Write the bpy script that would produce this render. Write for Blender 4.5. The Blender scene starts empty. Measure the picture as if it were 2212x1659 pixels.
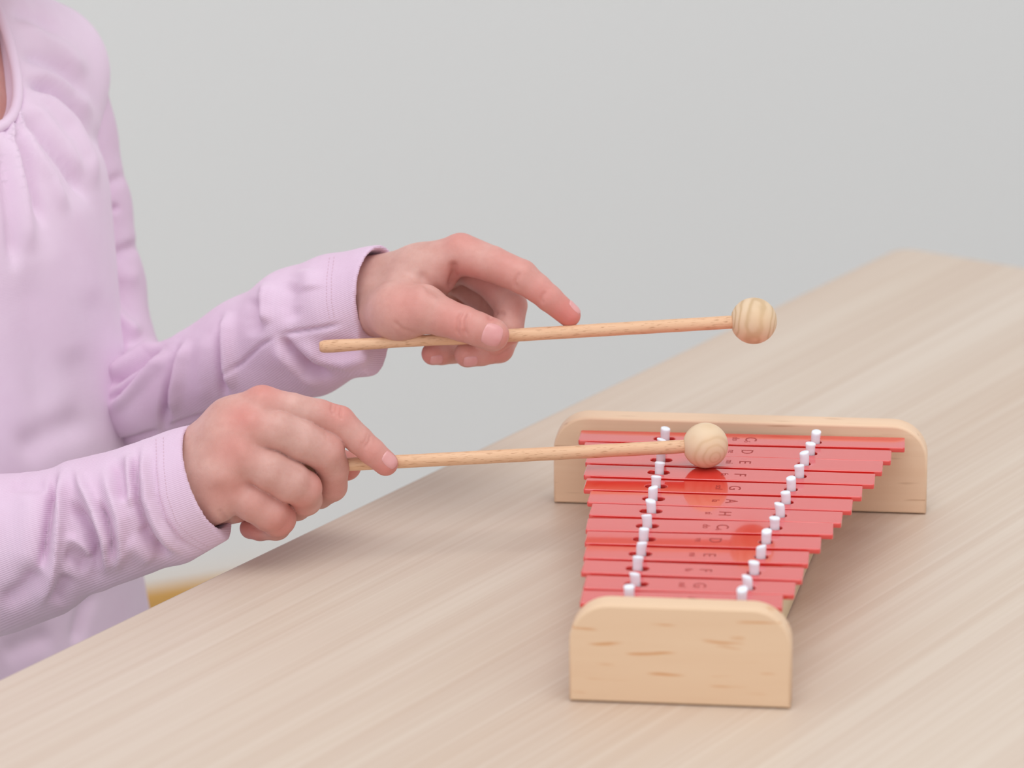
import bpy, bmesh, math, random
import numpy as np
from mathutils import Vector, Matrix
from mathutils.bvhtree import BVHTree

random.seed(4)
rng = np.random.default_rng(7)
scene = bpy.context.scene
COL = scene.collection

# ------------------------------------------------------------------ camera
W, HT, F = 2212.0, 1659.0, 8500.0
TZ = 0.70                                   # table top height
PITCH, ROLL = 0.31644, -0.01142
CO = np.array([0.0, 0.0, TZ + 0.62796])
FW = np.array([0.0, math.cos(PITCH), -math.sin(PITCH)])
_r = np.array([1.0, 0, 0]); _u = np.cross(_r, FW)
RI = math.cos(ROLL) * _r + math.sin(ROLL) * _u
UP = -math.sin(ROLL) * _r + math.cos(ROLL) * _u


def P(px, py, D):
    """point of the place seen at pixel (px, py), D metres deep"""
    return CO + FW * D + RI * ((px - W / 2) * D / F) - UP * ((py - HT / 2) * D / F)


def unit(v): return v / np.linalg.norm(v)


def proj(V):
    d = V - CO
    D = d @ FW
    return W / 2 + F * (d @ RI) / D, HT / 2 - F * (d @ UP) / D, D


cam = bpy.data.cameras.new('camera')
cam.sensor_width = 36.0
cam.sensor_fit = 'HORIZONTAL'
cam.lens = F / W * 36.0
cam.clip_start = 0.05
cam.dof.use_dof = True
cam.dof.focus_distance = 1.765
cam.dof.aperture_fstop = 7.6
co = bpy.data.objects.new('camera', cam)
COL.objects.link(co)
M = Matrix.Identity(4)
for i in range(3):
    M[i][0] = RI[i]; M[i][1] = UP[i]; M[i][2] = -FW[i]; M[i][3] = CO[i]
co.matrix_world = M
scene.camera = co

# ------------------------------------------------------------------ light
world = bpy.data.worlds.new('world')
world.use_nodes = True
scene.world = world
bg = world.node_tree.nodes['Background']
bg.inputs[0].default_value = (0.96, 0.98, 1.0, 1)
bg.inputs[1].default_value = 0.86


def area(name, loc, target, sx, sy, power, col):
    l = bpy.data.lights.new(name, 'AREA')
    l.shape = 'RECTANGLE'; l.size = sx; l.size_y = sy; l.energy = power; l.color = col
    o = bpy.data.objects.new(name, l)
    COL.objects.link(o)
    o.location = loc
    o.rotation_euler = (Vector(target) - Vector(loc)).to_track_quat('-Z', 'Y').to_euler()
    return o


area('ceiling_light', (0.15, 1.1, 2.75), (0.0, 1.75, 0.7), 1.6, 1.2, 17, (1.0, 0.985, 0.96))
area('window_light', (-1.3, -1.6, 2.0), (0.0, 1.9, 0.8), 2.0, 1.6, 13, (0.95, 0.98, 1.0))

scene.view_settings.view_transform = 'Standard'
scene.view_settings.look = 'None'
scene.view_settings.gamma = 1.0
scene.view_settings.use_curve_mapping = False
scene.view_settings.exposure = 0.0


# ------------------------------------------------------------------ helpers
def s2l(c):
    return tuple(((v / 255) / 12.92 if v / 255 <= .04045 else ((v / 255 + .055) / 1.055) ** 2.4) for v in c)


def c4(c):
    return (*s2l(c), 1.0)


def mesh_from(name, V, Fq, mat=None, smooth=True):
    me = bpy.data.meshes.new(name)
    V = np.asarray(V, dtype=np.float32)
    me.vertices.add(len(V)); me.vertices.foreach_set('co', V.ravel())
    Fq = np.asarray(Fq, dtype=np.int32)
    k = Fq.shape[1]
    me.loops.add(Fq.size); me.loops.foreach_set('vertex_index', Fq.ravel())
    me.polygons.add(len(Fq))
    me.polygons.foreach_set('loop_start', np.arange(0, Fq.size, k, dtype=np.int32))
    me.polygons.foreach_set('loop_total', np.full(len(Fq), k, dtype=np.int32))
    me.update(calc_edges=True)
    me.validate()
    if smooth:
        me.polygons.foreach_set('use_smooth', np.ones(len(me.polygons), dtype=bool))
    if mat:
        me.materials.append(mat)
    return me


def obj(name, me, parent=None, loc=None, mtx=None):
    o = bpy.data.objects.new(name, me)
    COL.objects.link(o)
    if loc is not None:
        o.location = loc
    if mtx is not None:
        o.matrix_world = mtx
    if parent:
        o.parent = parent
    return o


def empty(name, loc=(0, 0, 0), label=None, cat=None, group=None):
    o = bpy.data.objects.new(name, None)
    o.empty_display_size = .02
    COL.objects.link(o)
    o.location = loc
    if label: o['label'] = label
    if cat: o['category'] = cat
    if group: o['group'] = group
    return o


def bm_obj(name, bm, mat, parent=None, loc=None, smooth=False, rot=None):
    me = bpy.data.meshes.new(name)
    bm.normal_update(); bm.to_mesh(me); bm.free()
    me.materials.append(mat)
    if smooth:
        me.polygons.foreach_set('use_smooth', np.ones(len(me.polygons), dtype=bool))
    o = obj(name, me, parent, loc)
    if rot is not None: o.rotation_euler = rot
    return o


def box_bm(x0, x1, y0, y1, z0, z1, bev=0.0, seg=2):
    bm = bmesh.new()
    bmesh.ops.create_cube(bm, size=1)
    for v in bm.verts:
        v.co = Vector(((x0 + x1) / 2 + v.co.x * (x1 - x0), (y0 + y1) / 2 + v.co.y * (y1 - y0), (z0 + z1) / 2 + v.co.z * (z1 - z0)))
    if bev:
        bmesh.ops.bevel(bm, geom=bm.edges[:], offset=bev, segments=seg, affect='EDGES', profile=.5)
    return bm


def curve_mesh(name, loops, depth, bev, mat, res=2):
    """flat outline with holes, extruded by depth with rounded edges"""
    cu = bpy.data.curves.new(name, 'CURVE')
    cu.dimensions = '2D'; cu.fill_mode = 'BOTH'
    cu.extrude = depth / 2 - bev; cu.bevel_depth = bev; cu.bevel_resolution = res; cu.offset = -bev
    for lp in loops:
        sp = cu.splines.new('POLY'); sp.points.add(len(lp) - 1)
        for p, q in zip(sp.points, lp): p.co = (q[0], q[1], 0, 1)
        sp.use_cyclic_u = True
    t = bpy.data.objects.new(name, cu); COL.objects.link(t)
    dg = bpy.context.evaluated_depsgraph_get()
    me = bpy.data.meshes.new_from_object(t.evaluated_get(dg))
    bpy.data.objects.remove(t); bpy.data.curves.remove(cu)
    me.name = name
    me.materials.clear(); me.materials.append(mat)
    return me


# ------------------------------------------------------------------ materials
class NT:
    def __init__(s, name):
        s.m = bpy.data.materials.new(name); s.m.use_nodes = True
        s.t = s.m.node_tree; s.n = s.t.nodes; s.b = s.n['Principled BSDF']

    def a(s, kind, **kw):
        x = s.n.new(kind)
        for k, v in kw.items(): setattr(x, k, v)
        return x

    def l(s, a, b): s.t.links.new(a, b)

    def setv(s, **kw):
        for k, v in kw.items(): s.b.inputs[k.replace('_', ' ')].default_value = v

    def coord(s, out='Object', scale=(1, 1, 1), rot=(0, 0, 0), loc=(0, 0, 0)):
        tc = s.a('ShaderNodeTexCoord'); mp = s.a('ShaderNodeMapping')
        mp.inputs['Scale'].default_value = scale; mp.inputs['Rotation'].default_value = rot; mp.inputs['Location'].default_value = loc
        s.l(tc.outputs[out], mp.inputs['Vector'])
        return mp.outputs[0]

    def noise(s, vec, scale, detail=3, rough=.5, dist=0):
        x = s.a('ShaderNodeTexNoise')
        x.inputs['Scale'].default_value = scale; x.inputs['Detail'].default_value = detail
        x.inputs['Roughness'].default_value = rough; x.inputs['Distortion'].default_value = dist
        s.l(vec, x.inputs['Vector'])
        return x.outputs['Fac']

    def ramp(s, fac, stops):
        x = s.a('ShaderNodeValToRGB')
        e = x.color_ramp.elements
        while len(e) < len(stops): e.new(.5)
        for k, (p, c) in zip(e, stops):
            k.position = p
            k.color = c if len(c) == 4 else c4(c)
        s.l(fac, x.inputs[0])
        return x.outputs[0]

    def mix(s, fac, a, b, mode='MIX'):
        x = s.a('ShaderNodeMix', data_type='RGBA', blend_type=mode)
        for sock, v in ((x.inputs[0], fac), (x.inputs[6], a), (x.inputs[7], b)):
            if hasattr(v, 'links'): s.l(v, sock)
            elif isinstance(v, (int, float)): sock.default_value = v
            else: sock.default_value = v if len(v) == 4 else c4(v)
        return x.outputs[2]

    def bump(s, h, strength, dist):
        x = s.a('ShaderNodeBump')
        x.inputs['Strength'].default_value = strength; x.inputs['Distance'].default_value = dist
        s.l(h, x.inputs['Height']); s.l(x.outputs[0], s.b.inputs['Normal'])

    def col(s, c):
        if hasattr(c, 'links'): s.l(c, s.b.inputs['Base Color'])
        else: s.b.inputs['Base Color'].default_value = c4(c)
        return s


BLK, WHT = (0, 0, 0, 1), (1, 1, 1, 1)


def wood(name, light, mid, dark, scale, stretch, rot=(0, 0, 0), fleck=None, rough=.5, fleckcol=(150, 100, 60), fscale=(120, 900, 900), fth=(.66, .72), fmax=.6, spec=.35, fine=.35, frot=0.0):
    """grain runs along the local X axis (after rot)"""
    t = NT(name)
    v = t.coord(scale=(scale / stretch, scale, scale), rot=rot)
    n1 = t.noise(v, 1.0, 4, .55, 1.2)
    c = t.ramp(n1, [(.28, dark), (.48, mid), (.72, light)])
    v2 = t.coord(scale=(scale * 3 / stretch, scale * 9, scale * 9), rot=rot)
    n2 = t.noise(v2, 1.0, 3, .6, .3)
    c = t.mix(fine, c, t.mix(t.ramp(n2, [(.35, BLK), (.65, WHT)]), mid, light))
    if fleck:
        v3 = t.coord(scale=fscale, rot=(rot[0], rot[1], rot[2] + frot))
        n3 = t.noise(v3, 1.0, 1, .4)
        f = t.ramp(n3, [(fth[0], BLK), (fth[1], (fmax, fmax, fmax, 1))])
        c = t.mix(f, c, fleckcol)
    t.col(c)
    t.setv(Roughness=rough, Specular_IOR_Level=spec)
    t.bump(n2, .08, .0006)
    return t.m


PSI_T = -0.60561
m_table = NT('table_maple')
_v = m_table.coord(scale=(.55, 9, 9), rot=(0, 0, 0))
_n = m_table.noise(_v, 1.0, 4, .55, .9)
_c = m_table.ramp(_n, [(.30, (205, 184, 166)), (.5, (211, 194, 178)), (.7, (216, 201, 187))])
_v = m_table.coord(scale=(1.1, 90, 90))
_n2 = m_table.noise(_v, 1.0, 3, .55, .6)
_c = m_table.mix(m_table.ramp(_n2, [(.40, (.30, .30, .30, 1)), (.62, BLK)]), _c, (194, 168, 150))
_v = m_table.coord(scale=(3.2, 420, 420))
_n3 = m_table.noise(_v, 1.0, 2, .5)
_c = m_table.mix(m_table.ramp(_n3, [(.45, BLK), (.72, (.45, .45, .45, 1))]), _c, (220, 206, 193))
m_table.col(_c); m_table.setv(Roughness=.42, Specular_IOR_Level=.35)
m_table = m_table.m

m_plate = wood('maple_plate', (233, 203, 172), (229, 196, 164), (222, 184, 151), 26, 9, fleck=True, rough=.55,
               fleckcol=(208, 146, 92), fscale=(38, 330, 330), fth=(.655, .74), fmax=.7, fine=.3, frot=.16)
m_plate2 = wood('maple_plate_far', (240, 210, 182), (234, 200, 170), (224, 187, 156), 30, 10, fleck=True, rough=.55,
                fleckcol=(176, 128, 90), fscale=(40, 420, 420), fth=(.68, .78), fmax=.5, fine=.35)
m_rail = wood('maple_rail', (232, 212, 180), (226, 204, 170), (216, 192, 158), 30, 10, rough=.6)
m_stick = wood('beech_stick', (232, 192, 158), (225, 180, 144), (212, 162, 126), 240, 14, fleck=True, rough=.5,
               fleckcol=(172, 122, 86), fscale=(260, 2400, 2400), fth=(.60, .72), fmax=.7, fine=.4)
m_stick_dark = wood('beech_stick_dark', (214, 170, 122), (204, 158, 110), (190, 142, 96), 240, 14, fleck=True, rough=.5,
                    fleckcol=(150, 104, 66), fscale=(190, 1500, 1500), fth=(.64, .72), fmax=.5, fine=.4)


def ball_mat(name, cols, rot, sc):
    t = NT(name)
    v = t.coord(scale=(sc, sc, sc), rot=rot)
    wv = t.a('ShaderNodeTexWave', wave_type='RINGS', rings_direction='Z')
    wv.inputs['Scale'].default_value = 1.0; wv.inputs['Distortion'].default_value = 5
    wv.inputs['Detail'].default_value = 2; wv.inputs['Detail Scale'].default_value = .6
    t.l(v, wv.inputs['Vector'])
    c = t.ramp(wv.outputs['Fac'], [(.0, cols[2]), (.3, cols[1]), (.8, cols[0])])
    n = t.noise(t.coord(scale=(60, 60, 60)), 1.0, 3)
    c = t.mix(t.ramp(n, [(.45, BLK), (.75, (.6, .6, .6, 1))]), c, cols[3])
    t.col(c); t.setv(Roughness=.55, Specular_IOR_Level=.3)
    return t.m


m_ball_a = ball_mat('birch_ball', [(228, 202, 172), (225, 197, 165), (216, 186, 152), (228, 194, 156)], (1.2, .35, .2), 110)
m_ball_b = ball_mat('birch_ball_dark', [(226, 200, 170), (220, 192, 160), (204, 174, 138), (228, 194, 154)], (.1, 1.35, .3), 120)

t = NT('red_lacquer')
n = t.noise(t.coord(scale=(30, 30, 30)), 1.0, 3)
t.col(t.mix(n, (216, 26, 22), (223, 34, 28)))
t.setv(Roughness=.12, Specular_IOR_Level=1.0, Coat_Weight=1.0, Coat_Roughness=.04, Coat_IOR=1.52)
n = t.noise(t.coord(scale=(260, 260, 260)), 1.0, 2)
t.bump(n, .06, .0004)
m_red = t.m
t = NT('stamped_letter'); t.col((150, 34, 30)); t.setv(Roughness=.5)
n = t.noise(t.coord(scale=(900, 900, 900)), 1.0, 2)
t.col(t.mix(n, (146, 30, 28), (166, 42, 38)))
m_letter = t.m
t = NT('white_plastic')
n = t.noise(t.coord(scale=(400, 400, 400)), 1.0, 2)
t.col(t.mix(n, (234, 238, 252), (242, 246, 254)))
t.setv(Roughness=.35, Subsurface_Weight=.05, Subsurface_Radius=(.002, .002, .002), Subsurface_Scale=1.0)
m_peg = t.m

t = NT('wall_paint')
n = t.noise(t.coord(scale=(1.2, 1.2, 1.2)), 1.0, 3)
t.col(t.mix(n, (233, 232, 231), (236, 235, 234)))
n = t.noise(t.coord(scale=(160, 160, 160)), 1.0, 3)
t.bump(n, .1, .002); t.setv(Roughness=.85, Specular_IOR_Level=.2)
m_wall = t.m
m_skirt = wood('ochre_skirting', (214, 166, 96), (206, 156, 84), (192, 140, 72), 8, 8, rough=.5)
t = NT('grey_linoleum')
n = t.noise(t.coord(scale=(14, 14, 14)), 1.0, 5, .7)
t.col(t.mix(n, (176, 174, 170), (190, 188, 184))); t.setv(Roughness=.5)
m_floor = t.m

# skin: colour from pigment plus blush stored per vertex
t = NT('skin')
at = t.a('ShaderNodeAttribute', attribute_name='blush')
n = t.noise(t.coord(scale=(90, 90, 90)), 1.0, 4, .6)
base = t.mix(t.ramp(n, [(.35, BLK), (.68, WHT)]), (204, 157, 147), (216, 172, 163))
c = t.mix(at.outputs['Fac'], base, (212, 122, 114))
n2 = t.noise(t.coord(scale=(330, 330, 330)), 1.0, 3, .6)
c = t.mix(t.ramp(n2, [(.5, BLK), (.8, (.25, .25, .25, 1))]), c, (196, 134, 122))
t.col(c)
t.setv(Roughness=.46, Specular_IOR_Level=.38, Subsurface_Weight=.22, Subsurface_Radius=(.0045, .0016, .0009), Subsurface_Scale=1.0)
vo = t.a('ShaderNodeTexVoronoi'); vo.inputs['Scale'].default_value = 1500
t.l(t.coord(), vo.inputs['Vector'])
t.bump(vo.outputs['Distance'], .10, .0003)
m_skin = t.m
t = NT('nail')
n = t.noise(t.coord(scale=(200, 200, 200)), 1.0, 2)
t.col(t.mix(n, (216, 150, 150), (226, 168, 166)))
t.setv(Roughness=.28, Specular_IOR_Level=.5, Subsurface_Weight=.1, Subsurface_Radius=(.002, .001, .001), Subsurface_Scale=1.0)
m_nail = t.m


def cloth(name, c0, c1, rib, st=.12):
    t = NT(name)
    n = t.noise(t.coord(scale=(26, 26, 26)), 1.0, 4, .6)
    c = t.mix(t.ramp(n, [(.35, BLK), (.7, WHT)]), c0, c1)
    t.col(c)
    t.setv(Roughness=.9, Specular_IOR_Level=.15, Sheen_Weight=.25, Sheen_Roughness=.5)
    wv = t.a('ShaderNodeTexWave', wave_type='BANDS', bands_direction='Z')
    wv.inputs['Scale'].default_value = rib; wv.inputs['Distortion'].default_value = .6
    wv.inputs['Detail'].default_value = 1
    t.l(t.coord(rot=(.5, .35, 0)), wv.inputs['Vector'])
    t.bump(wv.outputs['Fac'], st, .0004)
    return t.m


m_shirt = cloth('pink_jersey', (231, 206, 228), (235, 213, 233), 520)
m_sleeve = cloth('pink_rib_jersey', (222, 192, 216), (228, 201, 224), 374, .35)
m_thread = cloth('pale_thread', (214, 182, 198), (220, 190, 206), 400)
m_trousers = cloth('denim', (70, 86, 120), (84, 100, 134), 400)
m_hair = cloth('hair_brown', (104, 74, 50), (126, 92, 62), 120)
t = NT('shoe_leather'); n = t.noise(t.coord(scale=(60, 60, 60)), 1.0, 2)
t.col(t.mix(n, (190, 190, 196), (206, 206, 210))); m_shoe = t.m
t = NT('eye_white'); n = t.noise(t.coord(scale=(90, 90, 90)), 1.0, 2)
t.col(t.mix(n, (236, 234, 230), (242, 240, 238))); t.setv(Roughness=.1); m_eye = t.m
t = NT('iris_brown'); n = t.noise(t.coord(scale=(400, 400, 400)), 1.0, 2)
t.col(t.mix(n, (60, 40, 26), (90, 62, 40))); t.setv(Roughness=.1); m_iris = t.m

# ------------------------------------------------------------------ room
BH = .12                                                   # skirting board height
ray = P(262, 1293, 1.0) - CO
q0 = CO + ray * ((BH - CO[2]) / ray[2])                    # top edge of the skirting board
WYAW = math.radians(24)
fl = bm_obj('floor', box_bm(-4, 4, -2.5, 6.0, -.02, 0), m_floor); fl['kind'] = 'structure'
wl = bm_obj('wall_back', box_bm(-4.2, 4.2, .014, .12, 0, 3.0), m_wall, None, (q0[0], q0[1], 0), False, (0, 0, WYAW)); wl['kind'] = 'structure'
bb = bm_obj('baseboard_back', box_bm(-4.2, 4.2, 0, .014, 0, BH, .003), m_skirt, None, (q0[0], q0[1], 0), False, (0, 0, WYAW)); bb['kind'] = 'structure'

# ------------------------------------------------------------------ table
e1 = np.array([math.cos(PSI_T), math.sin(PSI_T)])         # from the child's edge across the table
e2 = np.array([-math.sin(PSI_T), math.cos(PSI_T)])        # along the child's edge, away from the camera
TC = np.array([0.22291, 2.16361])                         # far corner on the child's side
TL, TW = 1.60, 0.80
tab = empty('table', (TC[0], TC[1], TZ), 'pale maple wood table carrying the red glockenspiel', 'table')
tab.rotation_euler = (0, 0, PSI_T + math.pi / 2)          # local x along the edge (grain), local y back to the child
# local x = e2, local y = -e1
RR = .012
lp = []
for cx, cy, a0 in ((-RR, -RR, 0), (-TL + RR, -RR, 90), (-TL + RR, -TW + RR, 180), (-RR, -TW + RR, 270)):
    for k in range(7):
        a = math.radians(a0 + 15 * k); lp.append((cx + RR * math.cos(a), cy + RR * math.sin(a)))
me = curve_mesh('tabletop', [lp], .025, .0025, m_table)
o = obj('tabletop', me, tab, (0, 0, -.0125))
for lx in (-.08, -TL + .08):
    for ly in (-.10, -TW + .08):
        bm = bmesh.new()
        bmesh.ops.create_cone(bm, segments=24, radius1=.022, radius2=.026, depth=TZ - .025, cap_ends=True)
        bm_obj('leg', bm, m_rail, tab, (lx, ly, -.025 - (TZ - .025) / 2), True)

# ------------------------------------------------------------------ glockenspiel
PSI = -0.12338
GO = (0.06171, 1.72035, TZ)
gl = empty('glockenspiel', GO, 'wooden glockenspiel with thirteen red metal bars lying on the table', 'glockenspiel')
gl.rotation_euler = (0, 0, PSI)
ZB, HP = .03896, .04256


def plate(u0, u1, vfront, h, mat, thick, rad):
    lp = [(u0, 0), (u1, 0)]
    for cx, a0 in ((u1 - rad, 0), (u0 + rad, 90)):
        for k in range(11):
            a = math.radians(a0 + 9 * k); lp.append((cx + rad * math.cos(a), h - rad + rad * math.sin(a)))
    me = curve_mesh('end_plate', [lp], thick, .0011, mat, 3)
    o = obj('end_plate', me, gl, (0, vfront + thick / 2, .0006))
    o.rotation_euler = (math.pi / 2, 0, 0)
    return o


plate(-.01182, .07904, -.22662, HP, m_plate, .0115, .0165)['label'] = 'narrow pale maple end plate nearest the camera'
plate(-.04439, .12925, .01093, HP, m_plate2, .0115, .0165)['label'] = 'wide maple end plate behind the longest bar'

# rails under the bars
for pa, pb, o0, o1 in (((.0085, .0105), (.0115, -.2146), -.0063, .0063), ((.0795, .0105), (.0572, -.2146), -.0063, .0063)):
    lp = [(pa[0] + o0, pa[1]), (pa[0] + o1, pa[1]), (pb[0] + o1, pb[1]), (pb[0] + o0, pb[1])]
    me = curve_mesh('rail', [lp[::-1]], .030, .0006, m_rail)
    obj('rail', me, gl, (0, 0, .0158))

# corner measurements of the thirteen bars (u left, u right, v left centre, v right centre) in mm
BARS = [(-30.7, 119.1, -2.4, -.1), (-27.2, 113.4, -19.2, -18.6), (-24.2, 110.0, -33.0, -33.7), (-23.2, 107.0, -50.2, -51.2),
        (-21.4, 102.0, -68.6, -67.9), (-18.0, 98.3, -85.3, -86.1), (-15.6, 94.5, -101.4, -102.4), (-15.4, 91.3, -120.4, -116.8),
        (-14.0, 86.8, -136.5, -135.0), (-12.7, 82.5, -154.4, -153.2), (-11.8, 81.1, -171.6, -172.6), (-9.1, 78.6, -189.9, -189.6),
        (-8.8, 74.3, -207.1, -204.9)]
PL = [(9.1, -4.4), (9.3, -19.9), (9.6, -34.2), (10.4, -51.2), (10.5, -69.6), (10.5, -86.2), (11.3, -102.2), (11.1, -121.0), (10.9, -137.3),
      (11.4, -155.4), (11.5, -172.9), (12.4, -191.0), (11.2, -207.6)]
PR = [(78.2, -3.0), (76.6, -19.0), (74.7, -33.4), (73.3, -50.4), (70.6, -68.2), (69.2, -85.2), (67.6, -102.4), (66.1, -118.2), (63.4, -136.0),
      (62.2, -154.2), (60.6, -173.4), (59.0, -191.0), (57.5, -206.4)]
NOTE = [('C', 'do', '5'), ('D', 're', ''), ('E', 'mi', ''), ('F', 'fa', ''), ('G', 'sol', ''), ('A', 'la', ''), ('H', 'si', ''), ('C', 'do', '6'),
        ('D', 're', ''), ('E', 'mi', ''), ('F', 'fa', ''), ('G', 'sol', ''), ('A', 'la', '')]
LET = [48.3, 47.6, 47.6, 46.5, 45.3, 45.0, 43.2, 43.3, 41.4, 40.2, 39.9, 38.7, 37.8]
BW, BT = 14.9, 2.3


def slot(cx, cy, half, r, n=10):
    lp = []
    for sgn, a0 in ((1, -90), (-1, 90)):
        for k in range(n + 1):
            a = math.radians(a0 + 180 * k / n); lp.append((cx + sgn * half + r * math.cos(a), cy + r * math.sin(a)))
    return lp[::-1]


def text_mesh(s, size, sx=1.0):
    cu = bpy.data.curves.new('lettering', 'FONT')
    cu.body = s; cu.size = size; cu.align_x = 'CENTER'; cu.align_y = 'CENTER'; cu.extrude = .00002; cu.resolution_u = 3
    t = bpy.data.objects.new('lettering', cu); COL.objects.link(t)
    dg = bpy.context.evaluated_depsgraph_get()
    me = bpy.data.meshes.new_from_object(t.evaluated_get(dg))
    bpy.data.objects.remove(t); bpy.data.curves.remove(cu)
    return me


def rounded(x0, x1, y0, y1, r, n=4):
    lp = []
    for cx, cy, a0 in ((x1 - r, y1 - r, 0), (x0 + r, y1 - r, 90), (x0 + r, y0 + r, 180), (x1 - r, y0 + r, 270)):
        for k in range(n + 1):
            a = math.radians(a0 + 90 * k / n); lp.append((cx + r * math.cos(a), cy + r * math.sin(a)))
    return lp


for i, (ul, ur, vl, vr) in enumerate(BARS):
    L = ur - ul; ang = math.atan2(vr - vl, L); cu_, cv_ = (ul + ur) / 2, (vl + vr) / 2

    def loc(p):
        dx, dy = p[0] - cu_, p[1] - cv_
        return (dx * math.cos(ang) + dy * math.sin(ang), -dx * math.sin(ang) + dy * math.cos(ang))
    pl, pr = loc(PL[i]), loc(PR[i])
    k = .001
    loops = [rounded(-L / 2 * k, L / 2 * k, -BW / 2 * k, BW / 2 * k, .0009),
             slot((pl[0] + .3 * ((i % 3) - 1)) * k, pl[1] * k + .0004, .0024, .00255), slot((pr[0] + .4 * ((i % 2) - .5)) * k, pr[1] * k + .0002, .0003, .0027)]
    me = curve_mesh('bar', loops, BT * k, .0004, m_red, 2)
    b = obj('bar', me, gl, (cu_ * k, cv_ * k, ZB - BT * k / 2))
    b.rotation_euler = (0, 0, ang)
    # stamped note name: cap tops point along the bar, syllable on the second line
    big, small, num = NOTE[i]
    lu = LET[i] - cu_
    lv = -.2
    ms = [(text_mesh(big, .0078), lu + 0.0, lv), (text_mesh(small, .0048), lu - 6.9, lv)]
    if num: ms.append((text_mesh(num, .0040), lu - 1.5, lv - 3.6))
    bm = bmesh.new()
    for me2, x, y in ms:
        b2 = bmesh.new(); b2.from_mesh(me2)
        R = Matrix.Translation((x * k, y * k, 0)) @ Matrix.Rotation(-math.pi / 2, 4, 'Z')
        bmesh.ops.transform(b2, matrix=R, verts=b2.verts)
        tmp = bpy.data.meshes.new('t'); b2.to_mesh(tmp); b2.free(); bm.from_mesh(tmp); bpy.data.meshes.remove(tmp)
        bpy.data.meshes.remove(me2)
    o = bm_obj('lettering', bm, m_letter, b, (0, 0, BT * k / 2 + .00003))
    o['label'] = 'stamped note name ' + big + ' ' + small


def peg(u, v, seed):
    r_ = random.Random(seed)
    bm = bmesh.new()
    z0, top = .030, ZB + .0052 + r_.uniform(-.0003, .0005)
    n = 16
    R0 = .00215
    ta, tm = r_.uniform(0, 6.28), r_.uniform(.05, .3)
    la, lm = r_.choice([0, math.pi]) + r_.uniform(-.4, .4), r_.uniform(.0, .0006)
    fl_ = r_.uniform(1.0, 1.12)
    rings = []
    prof = [(z0, .97), (ZB + .002, .97), (ZB + .0032, 1.0), (top - .0008, fl_), (top - .0002, fl_ * .97), (top, fl_ * .82)]
    for z, s in prof:
        w_ = max(0, (z - ZB) / (top - ZB))
        ring = []
        for q in range(n):
            a = 6.28318 * q / n
            x, y = R0 * s * math.cos(a), R0 * s * math.sin(a)
            zz = z + (tm * (x * math.cos(ta) + y * math.sin(ta)) if w_ > .75 else 0)
            x += lm * w_ ** 2 * math.cos(la); y += lm * w_ ** 2 * math.sin(la)
            ring.append(bm.verts.new((x, y, zz)))
        rings.append(ring)
    for A, B in zip(rings, rings[1:]):
        for q in range(n): bm.faces.new((A[q], A[(q + 1) % n], B[(q + 1) % n], B[q]))
    c = sum((v_.co for v_ in rings[-1]), Vector()) / n + Vector((0, 0, .00015))
    cv = bm.verts.new(c)
    for q in range(n): bm.faces.new((rings[-1][q], rings[-1][(q + 1) % n], cv))
    bm.faces.new(rings[0][::-1])
    bm_obj('peg', bm, m_peg, gl, (u * .001, v * .001, 0), True)


for i in range(13):
    peg(*PL[i], 10 + i); peg(*PR[i], 50 + i)

# ------------------------------------------------------------------ mallets
DL, DU = 1.772, 1.80          # depth of the struck mallet and of the raised one


def mallet(name, butt, ballc, rb, rs, mats, ballmat, label, taper):
    """stick along local +x from the butt to the ball"""
    butt, ballc = Vector(butt), Vector(ballc)
    d = ballc - butt; L = d.length
    rt = empty(name, butt, label, 'mallet')
    rt.rotation_euler = d.to_track_quat('X', 'Z').to_euler()
    bm = bmesh.new(); n = 28; rings = []
    prof = [(0, .0), (0, .62), (.0006, .82), (.002, .95), (.006, 1.0)] + [(.006 + (L - rb * .6 - .006) * k / 40, 1.0 - taper * math.sin(math.pi * min(1, k / 14)) + .012 * math.sin(k * 1.7)) for k in range(1, 41)]
    for x, s in prof[1:]:
        rings.append([bm.verts.new((x, rs * s * math.cos(6.28318 * q / n), rs * s * math.sin(6.28318 * q / n))) for q in range(n)])
    for A, B in zip(rings, rings[1:]):
        for q in range(n): bm.faces.new((A[q], B[q], B[(q + 1) % n], A[(q + 1) % n]))
    bm.faces.new(rings[0]); bm.faces.new(rings[-1][::-1])
    bm_obj('stick', bm, mats, rt, None, True)
    bm = bmesh.new()
    bmesh.ops.create_uvsphere(bm, u_segments=64, v_segments=40, radius=rb)
    # flat drilled seat around the stick
    for v in bm.verts:
        if v.co.x < -rb * .935: v.co.x = -rb * .935
    bm_obj('ball', bm, ballmat, rt, (L, 0, 0), True)
    return rt


RBL = 49.3 * DL / F
bcl = np.array([0.08707536, 1.67512762, TZ + .03896])      # contact on the fourth bar
ball_l = bcl + np.array([-.0003, .0, RBL + .0001])
# stick line of the lower mallet: butt inside the fist
x0, y0, D0 = proj(ball_l[None])
butt_l = P(575, 1012.5, D0[0] - .003)
mallet('mallet', butt_l, ball_l, RBL, 14.6 * DL / F, m_stick, m_ball_a,
       'wooden mallet in the lower hand with its ball touching a red bar', .0)
DLS = D0[0]
ball_u = P(1628, 693, DU)
butt_u = P(690, 749.2, DU - .002)
mallet('mallet', butt_u, ball_u, 50.3 * DU / F, 14.3 * DU / F, m_stick, m_ball_b,
       'wooden mallet in the upper hand raised above the glockenspiel', .17)


# ------------------------------------------------------------------ organic surfaces
def rc(Q, a, b, ra, rb):
    ab = (b - a).astype(np.float32)
    d = Q - a.astype(np.float32)
    L2 = float(ab @ ab) + 1e-12
    t = np.clip((d @ ab) / L2, 0, 1)
    d -= t[:, None] * ab
    return np.sqrt((d * d).sum(1)) - (ra + (rb - ra) * t)


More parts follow.
